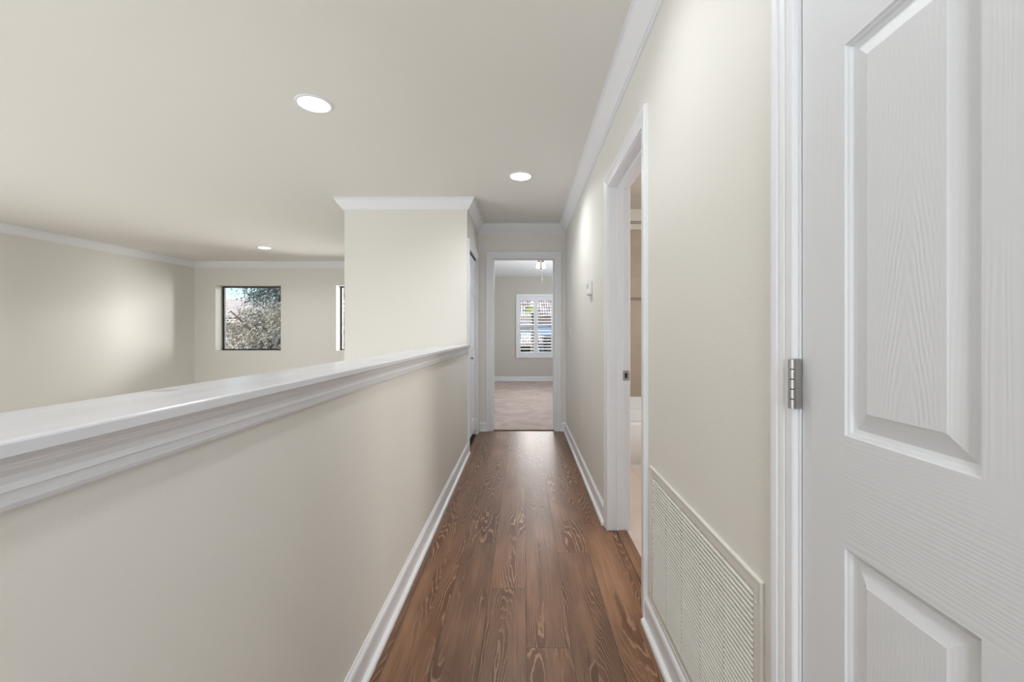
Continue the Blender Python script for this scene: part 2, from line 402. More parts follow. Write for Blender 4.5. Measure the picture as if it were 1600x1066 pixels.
for k in range(4): bm.faces.new((lo[k], lo[(k+1) % 4], hi[(k+1) % 4], hi[k]))
obj('wall_left', bm, WALL, **ST, label='long beige wall on the left of the open room')
obj('wall_rear', wall_grid('x', YR-.1, YR, -6.7, XR+2.0, LOW, CH+.2), WALL, **ST, label='wall behind the camera')
# bedroom and bathroom shells
WB = (-.135, .70, .62, 2.01)
obj('wall_bedroom_far', wall_grid('x', YW, YW+.15, -1.7, 2.3, -.12, BC+.1, (WB,)), ROOMW, **ST, label='greige far wall of the bedroom with the shuttered window')
obj('wall_bedroom_left', B((-1.8, -1.575, YB+.25, YW+.15, -.12, BC+.1)), ROOMW, **ST)
obj('wall_bedroom_right', B((2.2, 2.3, YE+.115, YW+.1, -.12, BC+.1)), ROOMW, **ST)
obj('wall_bathroom_back', B((XR+.115, 2.5, 4.33, 4.45, -.12, CH+.1)), WALL, **ST, label='painted and tiled wall behind the bathtub')
obj('wall_bathroom_right', B((2.4, 2.5, 1.0, 4.33, -.12, CH+.1)), WALL, **ST)
obj('wall_bathroom_front', B((XR+.115, 2.5, .9, 1.0, -.12, CH+.1)), WALL, **ST)
obj('wall_linen_closet', B((1.2, 1.3, -.2, .9, -.12, CH+.1), (XR+.115, 1.3, -.3, -.2, -.12, CH+.1)), WALL, **ST)
obj('wall_tile', B((XR+.115, 2.4, 4.318, 4.33, .3, 2.19)), WTILE, **ST, label='tan tiles on the wall behind the bathtub')

# crown mouldings
CR = [(0, -.105), (.010, -.105), (.012, -.096), (.018, -.094), (.021, -.088), (.026, -.082), (.046, -.056), (.060, -.034), (.066, -.022), (.070, -.020), (.071, -.012), (.080, -.010), (.080, 0), (0, 0)]
cz = lambda u, v, h: (u, v, CH+h)
obj('trim_1', sweep(bmesh.new(), [(XR, YR), (XR, YE), (XL, YE), (XL, YC), (XC, YC), (XC, YB), (lw(YB), YB), (lw(YR), YR)], CR, cz), TRIM,
    **ST, label='white crown moulding along the top of the walls')

# baseboards with a shoe moulding
BBP = [(0, 0), (.030, 0), (.030, .010), (.027, .016), (.021, .019), (.014, .020), (.014, .086), (.011, .094), (.006, .099), (.004, .104), (0, .104)]
fl = lambda u, v, h: (u, v, h)
def base(name, path, label, z=0, mp=None):
    obj(name, sweep(bmesh.new(), path, BBP, mp or (lambda u, v, h: (u, v, h+z))), TRIM, **ST, label=label)
CW, CWB, CWN = .072, .064, .058            # casing widths: bedroom and closet, bathroom, near door
base('baseboard_left', [(XL, 4.045), (XL, YR)], 'white baseboard along the low wall')
base('baseboard_right', [(XR, 2.46+CWB+.004), (XR, YE), (.355+CW+.004, YE)], 'white baseboard on the right from the bathroom door to the hall end')
base('baseboard_near', [(XR, .7565+CWN+.006), (XR, 1.75-CWB-.004)], 'white baseboard under the return air grille')
base('baseboard_end', [(-.352-CW-.004, YE), (XL+.02, YE)], 'short white baseboard left of the bedroom door')
base('baseboard_bedroom', [(2.2, YW), (-1.575, YW)], 'white baseboard along the bedroom far wall', .012)

# low wall ledge: moulding under a nosed cap
capp = [(0, .002), (.002, 0), (.190, 0), (.192, .002), (.192, .0145), (.191, .0165), (.188, .0178), (.184, .018), (.010, .018), (.004, .0165), (0, .012)]
obj('trim_2', sweep(bmesh.new(), [(-.692, YR), (-.692, YC+.0)], [(-d, h) for d, h in capp], lambda u, v, h: (u, v, 1.018+h)), CAP, **ST,
    label='glossy white ledge cap running along the top of the low wall')
led = [(0, .0605), (0, 0), (.008, 0), (.010, .003), (.009, .0048), (.012, .006), (.0125, .0085), (.0115, .0095), (.012, .021), (.0155, .0225), (.015, .024), (.0135, .030), (.015, .038), (.019, .045), (.020, .0485), (.0225, .0495), (.023, .052), (.026, .057), (.030, .0605)]
obj('trim_3', sweep(bmesh.new(), [(XL, YC), (XL, YR)], led, lambda u, v, h: (u, v, .958+h)), TRIM, **ST,
    label='white stepped moulding under the ledge cap on the hallway side')
obj('trim_4', sweep(bmesh.new(), [(XLB, YR), (XLB, YC)], led, lambda u, v, h: (u, v, .958+h)), TRIM, **ST,
    label='white moulding under the ledge cap on the open room side')

# ------------------------------------------------------------ doors
def casing_prof(W):
    P = [(0, 0), (0, .008), (.003, .010), (.018, .011), (.021, .009), (.024, .012), (.034, .014), (.037, .0125), (.040, .016), (.050, .018), (.055, .018), (.0575, .015), (.0575, 0)]
    return [(a*W/.0575, b) for a, b in P]
def casing(W, path, mp): return sweep(bmesh.new(), path, casing_prof(W), mp)
def panel_leaf(bm, mp, u0, u1, v0, v1, cols, rows, thick, back=True, mats=(0, 1, 2)):
    """moulded panel door: mp(u, v, depth) with depth 0 on the face, positive out of it"""
    us = sorted({u0, u1, *[c for p in cols for c in p]}); vs = sorted({v0, v1, *[c for p in rows for c in p]})
    for side in ((0, 1) if back else (0,)):
        D = (lambda h: h) if side == 0 else (lambda h: -thick-h)
        for i in range(len(us)-1):
            for j in range(len(vs)-1):
                a0, a1, b0, b1 = us[i], us[i+1], vs[j], vs[j+1]
                isP = any(abs(a0-c[0]) < 1e-6 for c in cols) and any(abs(b0-r[0]) < 1e-6 for r in rows)
                rect = lambda k, h: [bm.verts.new(mp(a, b, D(h))) for a, b in ((a0+k, b0+k), (a1-k, b0+k), (a1-k, b1-k), (a0+k, b1-k))]
                if not isP:
                    inrow = any(abs(b0-r[0]) < 1e-6 for r in rows)
                    outer = i == 0 or i == len(us)-2
                    bm.faces.new(rect(0, 0)).material_index = mats[0] if (inrow or outer) else mats[1]
                    continue
                steps = [(0, 0), (.002, -.003), (.005, -.0045), (.007, -.0085), (.012, -.0105), (.014, -.0100), (.038, -.0030), (.040, -.0020)]
                rs = [rect(k, h) for k, h in steps]
                for r, s in zip(rs, rs[1:]):
                    for k in range(4): bm.faces.new((r[k], r[(k+1) % 4], s[(k+1) % 4], s[k])).material_index = mats[0]
                bm.faces.new(rs[-1]).material_index = mats[2]
    q = [(u0, v0), (u1, v0), (u1, v1), (u0, v1)]
    for k in range(4):
        a, b = q[k], q[(k+1) % 4]
        bm.faces.new([bm.verts.new(mp(*a, 0)), bm.verts.new(mp(*b, 0)), bm.verts.new(mp(*b, -thick)), bm.verts.new(mp(*a, -thick))]).material_index = mats[0]
    bmesh.ops.remove_doubles(bm, verts=bm.verts, dist=1e-6)
    return bm

# door_1: the near six-panel door on the right
d1 = empty('door_1', (XR, .0, 0), **ST, label='white six-panel door at the right edge of the photo')
def part(name, bm, mat, parent, **kw):
    M = Matrix.Translation(-parent.matrix_basis.translation) if not parent.parent else Matrix.Translation(-parent.parent.matrix_basis.translation)
    bm.transform(M); return obj(name, bm, mat, parent, **kw)
Y0, Y1 = .045, .7565; DH = 1.98
rows = [(.24, .8115), (.983, 1.582), (1.690, 1.868)]
leafY = Y1-.003
cols = [(Y1-.298, Y1-.102), (Y0+.102, Y0+.298)]
# object coordinates of the grain materials follow the hall's metres: keep y and z un-shifted
leaf = panel_leaf(bmesh.new(), lambda u, v, h: (XR+.002-h, u, v), Y0+.003, leafY, .012, DH-.004, cols, rows, .035)
part('door_leaf', leaf, [G_VERT, G_HORZ, G_CATH], d1)
part('casing', casing(CWN, [(.0-.0+Y0-.005, 0), (Y0-.005, DH+.005), (Y1+.005, DH+.005), (Y1+.005, 0)], lambda u, v, h: (XR-h, u, v)), TRIM, d1)
# the sweep offsets to the left of its path, so outward needs this orientation
part('jamb', B((XR-.001, XR+.116, Y1, Y1+.018, 0, DH+.018), (XR-.001, XR+.116, Y0-.018, Y0, 0, DH+.018), (XR-.001, XR+.116, Y0, Y1, DH, DH+.018),
    (XR+.040, XR+.055, Y1-.012, Y1, 0, DH), (XR+.040, XR+.055, Y0, Y0+.012, 0, DH), (XR+.040, XR+.055, Y0+.012, Y1-.012, DH-.012, DH)), TRIM, d1)
def hinge(parent, x, y, z, sx=-1, h=.088):
    hp = part('hinge', B((x+.001*sx*-1-.0012, x+.0012, y-.003, y+.004, z-h/2, z+h/2)), NICKEL, parent)
    for k in range(5):
        z0 = z-h/2+k*h/5
        part('knuckle', solid_lathe([(.0048, z0+.0006), (.0056, z0+.0012), (.0056, z0+h/5-.0012), (.0048, z0+h/5-.0006)], (x-.0, y, 0), 16), NICKEL, hp, smooth=False)
    return hp
def big_hinge(z):
    h = .088; xk = XR-.0155; yk = Y1-.001
    hp = part('hinge', B((xk+.003, XR+.001, yk-.0016, yk-.0002, z-h/2, z+h/2), (xk+.003, XR+.001, yk+.0002, yk+.0016, z-h/2, z+h/2)), NICKEL, d1)
    for k in range(5):
        z0 = z-h/2+k*h/5
        part('knuckle', solid_lathe([(.0048, z0+.0004), (.0058, z0+.001), (.0058, z0+h/5-.001), (.0048, z0+h/5-.0004)], (xk, yk, 0), 20), NICKEL, hp)
for z in (.22, 1.0505, 1.80): big_hinge(z)
part('door_knob', solid_lathe([(.030, 0), (.030, -.006), (.012, -.010), (.010, -.030), (.022, -.038), (.027, -.050), (.024, -.062), (.010, -.067)], (XR, Y0+.065, .92), 24, 'x'), NICKEL, d1, smooth=True)

# door_2: the bathroom doorway, its door swung inside out of sight
d2 = empty('door_2', (XR, 2.1, 0), **ST, label='white cased doorway to the bathroom on the right wall')
P0, P1, PH = 1.75, 2.46, 1.98
part('casing', casing(CWB, [(P0-.004, 0), (P0-.004, PH+.004), (P1+.004, PH+.004), (P1+.004, 0)], lambda u, v, h: (XR-h, u, v)), TRIM, d2)
part('casing', casing(CWB, [(P0-.004, 0), (P0-.004, PH+.004), (P1+.004, PH+.004), (P1+.004, 0)], lambda u, v, h: (XR+.115+h, u, v)), TRIM, d2)
part('jamb', B((XR-.001, XR+.116, P1, P1+.018, .002, PH+.018), (XR-.001, XR+.116, P0-.018, P0, .002, PH+.018), (XR-.001, XR+.116, P0, P1, PH, PH+.018),
    (XR+.045, XR+.078, P1-.011, P1, .004, PH), (XR+.045, XR+.078, P0, P0+.011, .004, PH), (XR+.045, XR+.078, P0+.011, P1-.011, PH-.011, PH)), TRIM, d2, bevel=.0015)
sp = part('strike_plate', B((XR+.082, XR+.1155, P1-.0016, P1+.0005, .868, .925), (XR+.114, XR+.119, P1-.003, P1+.0005, .874, .919)), NICKEL, d2)
part('strike_hole', B((XR+.092, XR+.106, P1-.0022, P1-.0010, .882, .911)), DARK, sp)
part('door_leaf', panel_leaf(bmesh.new(), lambda u, v, h: (XR+.115+u, P0-.010-.040+h, v), .02, .72, .012, PH-.004, [(.122, .318), (.422, .618)], rows, .035), [G_VERT, G_HORZ, G_VERT], d2)

# door_3: the bedroom doorway at the hall end
d3 = empty('door_3', (0, YE, 0), **ST, label='white cased bedroom doorway at the end of the hallway')
q0, q1, QH = -.357, .353, 2.010; CW = .080
cp = [(q0-.004, 0), (q0-.004, QH+.004), (q1+.004, QH+.004), (q1+.004, 0)]
part('casing', casing(CW, cp, lambda u, v, h: (u, YE-h, v)), TRIM, d3)
part('casing', casing(CW, cp, lambda u, v, h: (u, YE+.115+h, v+.012)), TRIM, d3)
part('jamb', B((q0-.018, q0, YE-.001, YE+.116, 0, QH+.018), (q1, q1+.018, YE-.001, YE+.116, 0, QH+.018), (q0, q1, YE-.001, YE+.116, QH, QH+.018),
    (q0, q0+.011, YE+.040, YE+.074, .012, QH), (q1-.011, q1, YE+.040, YE+.074, .012, QH), (q0+.011, q1-.011, YE+.040, YE+.074, QH-.011, QH)), TRIM, d3, bevel=.0015)
for z in (.22, 1.03, 1.80):
    hp = part('hinge', B((q0-.002, q0+.0022, YE+.078, YE+.116, z-.045, z+.045)), NICKEL, d3, label='dark hinge')
    part('knuckle', solid_lathe([(.006, z-.045), (.006, z+.045)], (q0+.005, YE+.121, 0), 12), NICKEL, hp)
th = math.radians(14)
part('door_leaf', panel_leaf(bmesh.new(), lambda u, v, h: (q0-.002-u*math.cos(th)+h*math.sin(th), YE+.160+u*math.sin(th)+h*math.cos(th)*1, v+.02), 0, .70, .006, QH-.018, [(.102, .298), (.402, .598)], rows, .035), [G_VERT, G_HORZ, G_VERT], d3)

# door_4: bifold closet door on the left
d4 = empty('door_4', (XL, 4.45, 0), **ST, label='white bifold closet door on the left near the hall end')
k0, k1, KH = 4.128, 4.800, 1.972; CW = .072
part('casing', casing(CW, [(k0-.003, .0), (k0-.003, KH+.003), (k1+.003, KH+.003), (k1+.003, 0)], lambda u, v, h: (XL+h*1.15, u, v)), TRIM, d4)
part('jamb', B((XLB, XL+.001, k0-.01, k0, 0, KH+.018), (XLB, XL+.001, k1, k1+.012, 0, KH+.018), (XLB, XL+.001, k0, k1, KH, KH+.018)), TRIM, d4)
part('track', B((XL-.045, XL-.010, k0, k1, KH-.022, KH)), DARK, d4, label='dark top track')
part('floor_shade_strip', B((XLB+.002, XL-.002, k0, k1, .0002, .004)), DARK, d4, label='dark strip standing for the shade under the bifold panels')  # dark strip laid on the floor in place of the shadow under the door
mid = (k0+k1)/2
for a, b in ((k0+.004, mid-.0015), (mid+.0015, k1-.006)):
    lf = part('door_leaf', panel_leaf(bmesh.new(), lambda u, v, h: (XL-.012+h, u, v), a, b, .07, KH-.026, [(a+.06, b-.06)], [(.20, .80), (.95, 1.55), (1.64, 1.84)], .028), [TRIM, TRIM, TRIM], d4)
    if a < 4.2:
        part('knob', solid_lathe([(.010, .0), (.006, .010), (.014, .018), (.014, .024), (.008, .028)], (XL-.012, b-.05, .885), 16, 'x'), NICKEL, lf, smooth=True)

# ------------------------------------------------------------ windows
def square_window(n, W, label, glassname='glass'):
    x0, x1, z0, z1 = W; yf = YB+.177; t = .028
    r = empty('window_%d' % n, ((x0+x1)/2, yf, z0), **ST, label=label)
    part('window_frame', B((x0, x0+t, yf, yf+.05, z0, z1), (x1-t, x1, yf, yf+.05, z0, z1), (x0+t, x1-t, yf, yf+.05, z0, z0+t*.8), (x0+t, x1-t, yf, yf+.05, z1-t*.8, z1)), BRONZE, r)
    part('pane', B((x0+t, x1-t, yf+.022, yf+.026, z0+t*.8, z1-t*.8)), GLASS, r)
square_window(1, W1, 'square dark-framed window left of the closet wall, tree outside')
square_window(2, W2, 'dark-framed window mostly hidden by the closet wall')
# bedroom window with plantation shutters
x0, x1, z0, z1 = WB
r = empty('window_3', ((x0+x1)/2, YW+.1, z0), **ST, label='bedroom window behind the white shutters')
part('window_frame', B((x0, x0+.035, YW+.08, YW+.13, z0, z1), (x1-.035, x1, YW+.08, YW+.13, z0, z1), (x0, x1, YW+.08, YW+.13, z0, z0+.035), (x0, x1, YW+.08, YW+.13, z1-.035, z1), (x0, x1, YW+.085, YW+.125, (z0+z1)/2-.018, (z0+z1)/2+.018)), TRIM, r)
part('pane', B((x0+.03, x1-.03, YW+.10, YW+.104, z0+.03, z1-.03)), GLASS, r)
sh = empty('window_shutter', (.2825, YW, .559), label='white louvered shutters on the bedroom window', cat='shutter')
sx0, sx1, sz0, sz1 = -.185, .750, .559, 2.072
part('shutter_frame', B((sx0, sx0+.055, YW-.03, YW, sz0, sz1), (sx1-.055, sx1, YW-.03, YW, sz0, sz1), (sx0+.055, sx1-.055, YW-.03, YW, sz0, sz0+.055), (sx0+.055, sx1-.055, YW-.03, YW, sz1-.055, sz1)), TRIM, sh, bevel=.004)
cx = (sx0+sx1)/2
for a, b in ((sx0+.057, cx-.0015), (cx+.0015, sx1-.057)):
    p = part('shutter_panel', B((a, a+.050, YW-.034, YW-.006, sz0+.057, sz1-.057), (b-.050, b, YW-.034, YW-.006, sz0+.057, sz1-.057),
        (a+.050, b-.050, YW-.034, YW-.006, sz0+.057, sz0+.135), (a+.050, b-.050, YW-.034, YW-.006, sz1-.150, sz1-.057)), TRIM, sh, bevel=.003)
    bm = bmesh.new(); zl0, zl1 = sz0+.135, sz1-.150; n = 17; pit = (zl1-zl0)/n; an = math.radians(11)
    for k in range(n+1):
        zc = zl0+k*pit; y_c = YW-.018; lw2 = .038 if 0 < k < n else .02
        prof = []
        for s in range(12):
            t = 2*PI*s/12; u, v = lw2*math.cos(t), .0065*math.sin(t)
            prof.append((y_c+u*math.cos(an)+v*math.sin(an), zc+u*math.sin(an)-v*math.cos(an)))
        A = [bm.verts.new((a+.050, y, z)) for y, z in prof]; Bv = [bm.verts.new((b-.050, y, z)) for y, z in prof]
        for s in range(12): bm.faces.new((A[s], A[(s+1) % 12], Bv[(s+1) % 12], Bv[s]))
    part('louvers', bm, TRIM, p, smooth=True)
    pass

# ------------------------------------------------------------ recessed lights
LT = ['recessed ceiling light over the hallway, nearest the bedroom door', 'recessed ceiling light left of the hallway, above the low wall, largest in view',
      'small distant recessed light near the far wall of the open room', 'unseen recessed fill light added over the middle of the open room', 'unseen recessed fill light added by the left wall behind the viewer',
      'unseen recessed fill light added over the open room behind the viewer', 'unseen recessed fill light added over the hallway behind the viewer', 'unseen recessed fill light added over the hallway above the air grille']
for (x, y), lab in zip(DL, LT):
    r = empty('recessed_light', (x, y, CH), label=lab, cat='ceiling light', group='recessed ceiling lights')
    bm = bmesh.new(); lathe(bm, [(.098, 0), (.0975, -.004), (.092, -.006), (.082, -.006), (.079, -.002), (.079, 0), (.098, 0)], (x, y, CH), 48); part('trim_ring', bm, TRIM, r, smooth=True)
    bm = bmesh.new(); lathe(bm, [(.079, -.001), (.074, .012), (.066, .040)], (x, y, CH), 48); part('baffle', bm, TRIM, r, smooth=True)
    bm = bmesh.new(); q = lathe(bm, [(.066, .040), (.030, .041)], (x, y, CH), 48); bm.faces.new(q[-1]); part('lens', bm, LENS, r)
    lamp('downlight_and_fill', 'AREA', (x, y, CH+.030), (0, 0, -1), (4 if .5 < y < 2 else 9) if x > -.5 else (6 if y > 2 and x > -2 else 8 if y > 5 else 15), (.94, .97, .98), (.11, .11), shape='DISK', spread=2.8)
    bm = bmesh.new(); q = lathe(bm, [(.083, .0), (.083, .10), (.04, .11)], (x, y, CH), 32); bm.faces.new(q[-1]); part('housing', bm, NICKEL, r)

# ------------------------------------------------------------ return air grille
g = empty('air_return_grille', (XR, 1.25, .11), label='large cream louvered return air grille low on the right wall', cat='vent')
ga, gb, gz0, gz1 = .868, 1.640, .110, .632
fw = .034
gp = [(0, 0), (0, .0025), (.002, .0065), (.005, .0075), (.009, .0070), (.0095, .0055), (fw-.002, .0055), (fw, .004), (fw, -.004)]
bm = bmesh.new()
def ring_sweep(bm, a0, a1, b0, b1, prof, mp):
    rows = [[bm.verts.new(mp(*c, h)) for c in ((a0+d, b0+d), (a1-d, b0+d), (a1-d, b1-d), (a0+d, b1-d))] for d, h in prof]
    for k in range(len(rows)):
        r, s = rows[k], rows[(k+1) % len(rows)]
        for i in range(4): bm.faces.new((r[i], r[(i+1) % 4], s[(i+1) % 4], s[i]))
ring_sweep(bm, ga, gb, gz0, gz1, gp, lambda u, v, h: (XR-h, u, v)); part('frame', bm, GRILLE, g)
bm = bmesh.new(); nl = 36; pz = (gz1-gz0-2*fw)/nl
for k in range(nl):
    zt = gz0+fw+(k+1)*pz
    pr = [(XR-.0065, zt-pz*1.00), (XR-.0065, zt-pz*.88), (XR-.0045, zt-pz*.72), (XR+.010, zt-pz*.12), (XR+.010, zt-pz*.20), (XR-.0052, zt-pz*.80)]
    a = [bm.verts.new((q[0], ga+fw, q[1])) for q in pr]; b = [bm.verts.new((q[0], gb-fw, q[1])) for q in pr]
    for s in range(6): bm.faces.new((a[s], a[(s+1) % 6], b[(s+1) % 6], b[s]))
part('louvers', bm, GRILLE, g)
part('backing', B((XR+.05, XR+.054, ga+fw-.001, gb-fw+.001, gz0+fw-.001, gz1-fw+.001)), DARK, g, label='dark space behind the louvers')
for y in (1.039, 1.178, 1.318, 1.461):
    part('divider', B((XR-.0050, XR+.010, y-.0022, y+.0022, gz0+fw, gz1-fw)), GRILLE, g)
for y, z in ((gb-.017, gz0+.05), (gb-.017, gz1-.05), (ga+.017, gz0+.05), (ga+.017, gz1-.05)):
    part('screw', solid_lathe([(.004, -.0085), (.004, -.0098), (.002, -.0105)], (XR, y, z), 12, 'x'), GRILLE, g)

# ------------------------------------------------------------ thermostat, switch, outlet
t = empty('thermostat', (XR, 3.11, 1.42), label='small white thermostat on the right wall beyond the bathroom door', cat='thermostat')
part('base_plate', B((XR-.006, XR, 3.045, 3.175, 1.416, 1.518)), WPLAST, t, bevel=.003)
part('body', B((XR-.027, XR-.006, 3.05, 3.17, 1.421, 1.513)), WPLAST, t, bevel=.004)
part('screen', B((XR-.0278, XR-.0268, 3.075, 3.145, 1.465, 1.498)), plain('grey_screen', srgb(176, 180, 176), .3), t)
o = empty('wall_outlet', (XR, 3.6, .36), label='paint-coloured outlet low on the right wall near the hall end', cat='outlet')
part('cover_plate', B((XR-.005, XR, 3.565, 3.635, .355, .470)), PLATE, o, bevel=.003)
for z in (.392, .433):
    f = part('socket', B((XR-.0065, XR-.0045, 3.584, 3.616, z-.014, z+.014)), PLATE, o, bevel=.002)
    part('slot', B((XR-.0069, XR-.0063, 3.592, 3.5945, z-.006, z+.006), (XR-.0069, XR-.0063, 3.6055, 3.608, z-.006, z+.006)), DARK, f)
s = empty('light_switch', (XR, 4.5, 1.08), label='paint-coloured light switch at eye height on the right wall near the bedroom door', cat='light switch')
part('cover_plate', B((XR-.005, XR, 4.465, 4.535, 1.082, 1.197)), PLATE, s, bevel=.003)
part('rocker', B((XR-.008, XR-.004, 4.484, 4.516, 1.107, 1.172)), PLATE, s, bevel=.002)

# ------------------------------------------------------------ bedroom ceiling fixture
fx, fy = .285, 7.1
f = empty('ceiling_fixture', (fx, fy, BC), label='bronze ceiling light with glowing glass shades in the bedroom', cat='ceiling light')
bz = plain('brushed_bronze', srgb(120, 98, 86), .4, .9)
part('canopy', solid_lathe([(.065, BC), (.065, BC-.012), (.02, BC-.03), (.009, BC-.034), (.009, BC-.09), (.016, BC-.10), (.007, BC-.12), (.007, BC-.25), (.011, BC-.262), (.008, BC-.28), (.003, BC-.29)], (fx, fy, 0), 24), bz, f, smooth=True)
for k in range(2):
    a = math.radians(180*k+8)
    dx, dy = math.cos(a), math.sin(a); px, py = fx+dx*.028, fy+dy*.028
    tilt = Matrix.Translation((px, py, BC-.108)) @ Matrix.Rotation(math.radians(10), 4, Vector((-dy, dx, 0))*-1)
    bm = solid_lathe([(.010, .01), (.016, 0), (.019, -.045), (.017, -.05)], (0, 0, 0), 20); bm.transform(tilt); so = part('socket', bm, bz, f, smooth=True)
    bm = solid_lathe([(.017, -.046), (.023, -.06), (.027, -.10), (.029, -.145), (.027, -.147)], (0, 0, 0), 24); bm.transform(tilt); part('glass_shade', bm, BULB, so, smooth=True)
lamp('fixture_light', 'POINT', (fx, fy, BC-.42), (0, 0, -1), 15, (.97, .96, 1), shadow_soft_size=.09)
bm = bmesh.new()
for k in range(28): lathe(bm, [(.0004, .003), (.0022, .0015), (.0022, -.0015), (.0004, -.003)], (fx+.02, fy, BC-.26-k*.0085), 6)
part('pull_chain', bm, bz, f)

# ------------------------------------------------------------ bathroom
t = empty('bathtub', (1.3, 3.95, 0), label='white bathtub seen through the bathroom doorway', cat='bathtub')
ta, tb, t0, t1, thh = XR+.12, 2.1, 3.62, 4.316, .38
bm = bmesh.new()
def rr(x0, x1, y0, y1, z, r, n=5):
    v = []
    for cx_, cy_, s in ((x1-r, y1-r, 0), (x0+r, y1-r, 1), (x0+r, y0+r, 2), (x1-r, y0+r, 3)):
        for k in range(n): a = PI/2*(s+k/(n-1)); v.append(bm.verts.new((cx_+r*math.cos(a), cy_+r*math.sin(a), z)))
    return v
loops = [rr(ta, tb, t0+.014, t1, 0.002, .004), rr(ta, tb, t0+.014, t1, .035, .004), rr(ta, tb, t0+.004, t1, .040, .004), rr(ta, tb, t0, t1, thh-.02, .006), rr(ta, tb, t0, t1, thh-.006, .008), rr(ta+.006, tb-.006, t0+.006, t1-.003, thh, .01),
         rr(ta+.07, tb-.07, t0+.085, t1-.06, thh, .09), rr(ta+.085, tb-.085, t0+.098, t1-.072, thh-.03, .09), rr(ta+.13, tb-.13, t0+.13, t1-.10, .10, .08), rr(ta+.2, tb-.2, t0+.2, t1-.17, .07, .06)]
for a, b in zip(loops, loops[1:]):
    for k in range(len(a)): bm.faces.new((a[k], a[(k+1) % len(a)], b[(k+1) % len(b)], b[k]))
bm.faces.new(loops[-1])
part('tub_body', bm, ENAMEL, t, smooth=True)
part('drain', solid_lathe([(.03, .071), (.03, .074), (.012, .076)], (tb-.35, 3.97, 0), 20), NICKEL, t)
part('back_lip', B((ta, tb, 4.296, 4.317, thh-.004, .5)), ENAMEL, t, bevel=.006)
cr = empty('curtain_rod', (1.5, 3.66, 2.09), label='metal shower curtain rod above the bathtub', cat='curtain rod')
part('rod', solid_lathe([(.0125, XR+.118), (.0125, 2.398)], (0, 3.66, 2.09), 16, 'x'), NICKEL, cr, smooth=True)
for xx in (XR+.1155, 2.39): part('flange', solid_lathe([(.03, xx), (.03, xx+.008)], (0, 3.66, 2.09), 20, 'x'), NICKEL, cr)
tb_ = empty('towel_bar', (1.3, 4.25, 1.49), label='slim metal towel bar on the tan tiled wall above the bathtub', cat='towel bar')
part('bar', solid_lathe([(.009, .90), (.009, 1.50)], (0, 4.27, 1.49), 14, 'x'), NICKEL, tb_, smooth=True)
for xx in (.91, 1.49): part('bracket', solid_lathe([(.018, 4.318), (.018, 4.308), (.010, 4.302), (.010, 4.262)], (xx, 0, 1.49), 16, 'y'), NICKEL, tb_)

# ------------------------------------------------------------ outside
obj('ground', B((-60, 60, 8.2, 90, -3.3, -3.1)), GROUND, **ST, label='ground outside the windows')
def tree(x, y, z, rx, ry, rz, n, mat, size, label, group=None, seed=1, name='leafy_tree'):
    rnd = random.Random(seed)
    r = empty(name, (x, y, -3.1), label=label, cat='tree', group=group)
    bm = bmesh.new(); prev = None
    def limb(p, q, r0, r1, seg=8):
        p, q = Vector(p), Vector(q); d = (q-p).normalized(); u = d.orthogonal().normalized(); v = d.cross(u)
        A = [bm.verts.new(p+(u*math.cos(2*PI*k/seg)+v*math.sin(2*PI*k/seg))*r0) for k in range(seg)]
        Bq = [bm.verts.new(q+(u*math.cos(2*PI*k/seg)+v*math.sin(2*PI*k/seg))*r1) for k in range(seg)]
        for k in range(seg): bm.faces.new((A[k], A[(k+1) % seg], Bq[(k+1) % seg], Bq[k]))
    top = Vector((x, y, z-rz*.5)); limb((x, y, -3.1), top, .22, .16)
    for k in range(9):
        a = rnd.uniform(0, 2*PI); e = Vector((x+rx*.8*math.cos(a), y+ry*.8*math.sin(a), z+rz*rnd.uniform(-.4, .8)))
        m = (top+e)/2+Vector((0, 0, .3)); limb(top, m, .10, .06); limb(m, e, .06, .015)
    part('trunk', bm, BARK, r)
    bm = bmesh.new()
    cl = []
    for k in range(70):
        while True:
            p = Vector((rnd.uniform(-1, 1), rnd.uniform(-1, 1), rnd.uniform(-1, 1)))
            if .35 < p.length < 1: break
        cl.append((Vector((x+p.x*rx, y+p.y*ry, z+p.z*rz)), rnd.uniform(.25, .6)))
    for k in range(n):
        c, cr_ = rnd.choice(cl)
        p = c+Vector((rnd.gauss(0, 1), rnd.gauss(0, 1), rnd.gauss(0, .8)))*cr_*.62
        d = Vector((rnd.gauss(0, 1), rnd.gauss(0, 1), rnd.gauss(0, 1))).normalized(); u = d.orthogonal().normalized(); v = d.cross(u); s_ = size*rnd.uniform(.5, 1.2)
        bm.faces.new([bm.verts.new(q) for q in (p-u*s_, p-v*s_*.5, p+u*s_, p+v*s_*.5)])
    o = bpy.data.meshes.new('foliage'); bm.transform(Matrix.Translation(-r.matrix_basis.translation)); bm.to_mesh(o); bm.free(); o.materials.append(mat)
    ob = bpy.data.objects.new('foliage', o); C.objects.link(ob); ob.parent = r
tree(-9.0, 15.5, .75, 1.9, 1.6, 1.8, 20000, LEAF1, .05, 'grey-green oak tree outside the left square window', seed=3, name='oak_tree')
tree(-10.3, 20.0, 3.3, 2.7, 1.3, 1.3, 15000, LEAF2, .07, 'blue-green tall tree behind the grey-green oak', seed=5)
tree(-5.2, 12.6, .9, .7, .8, 2.2, 9000, LEAF2, .06, 'tree outside the mostly hidden second window', seed=9)

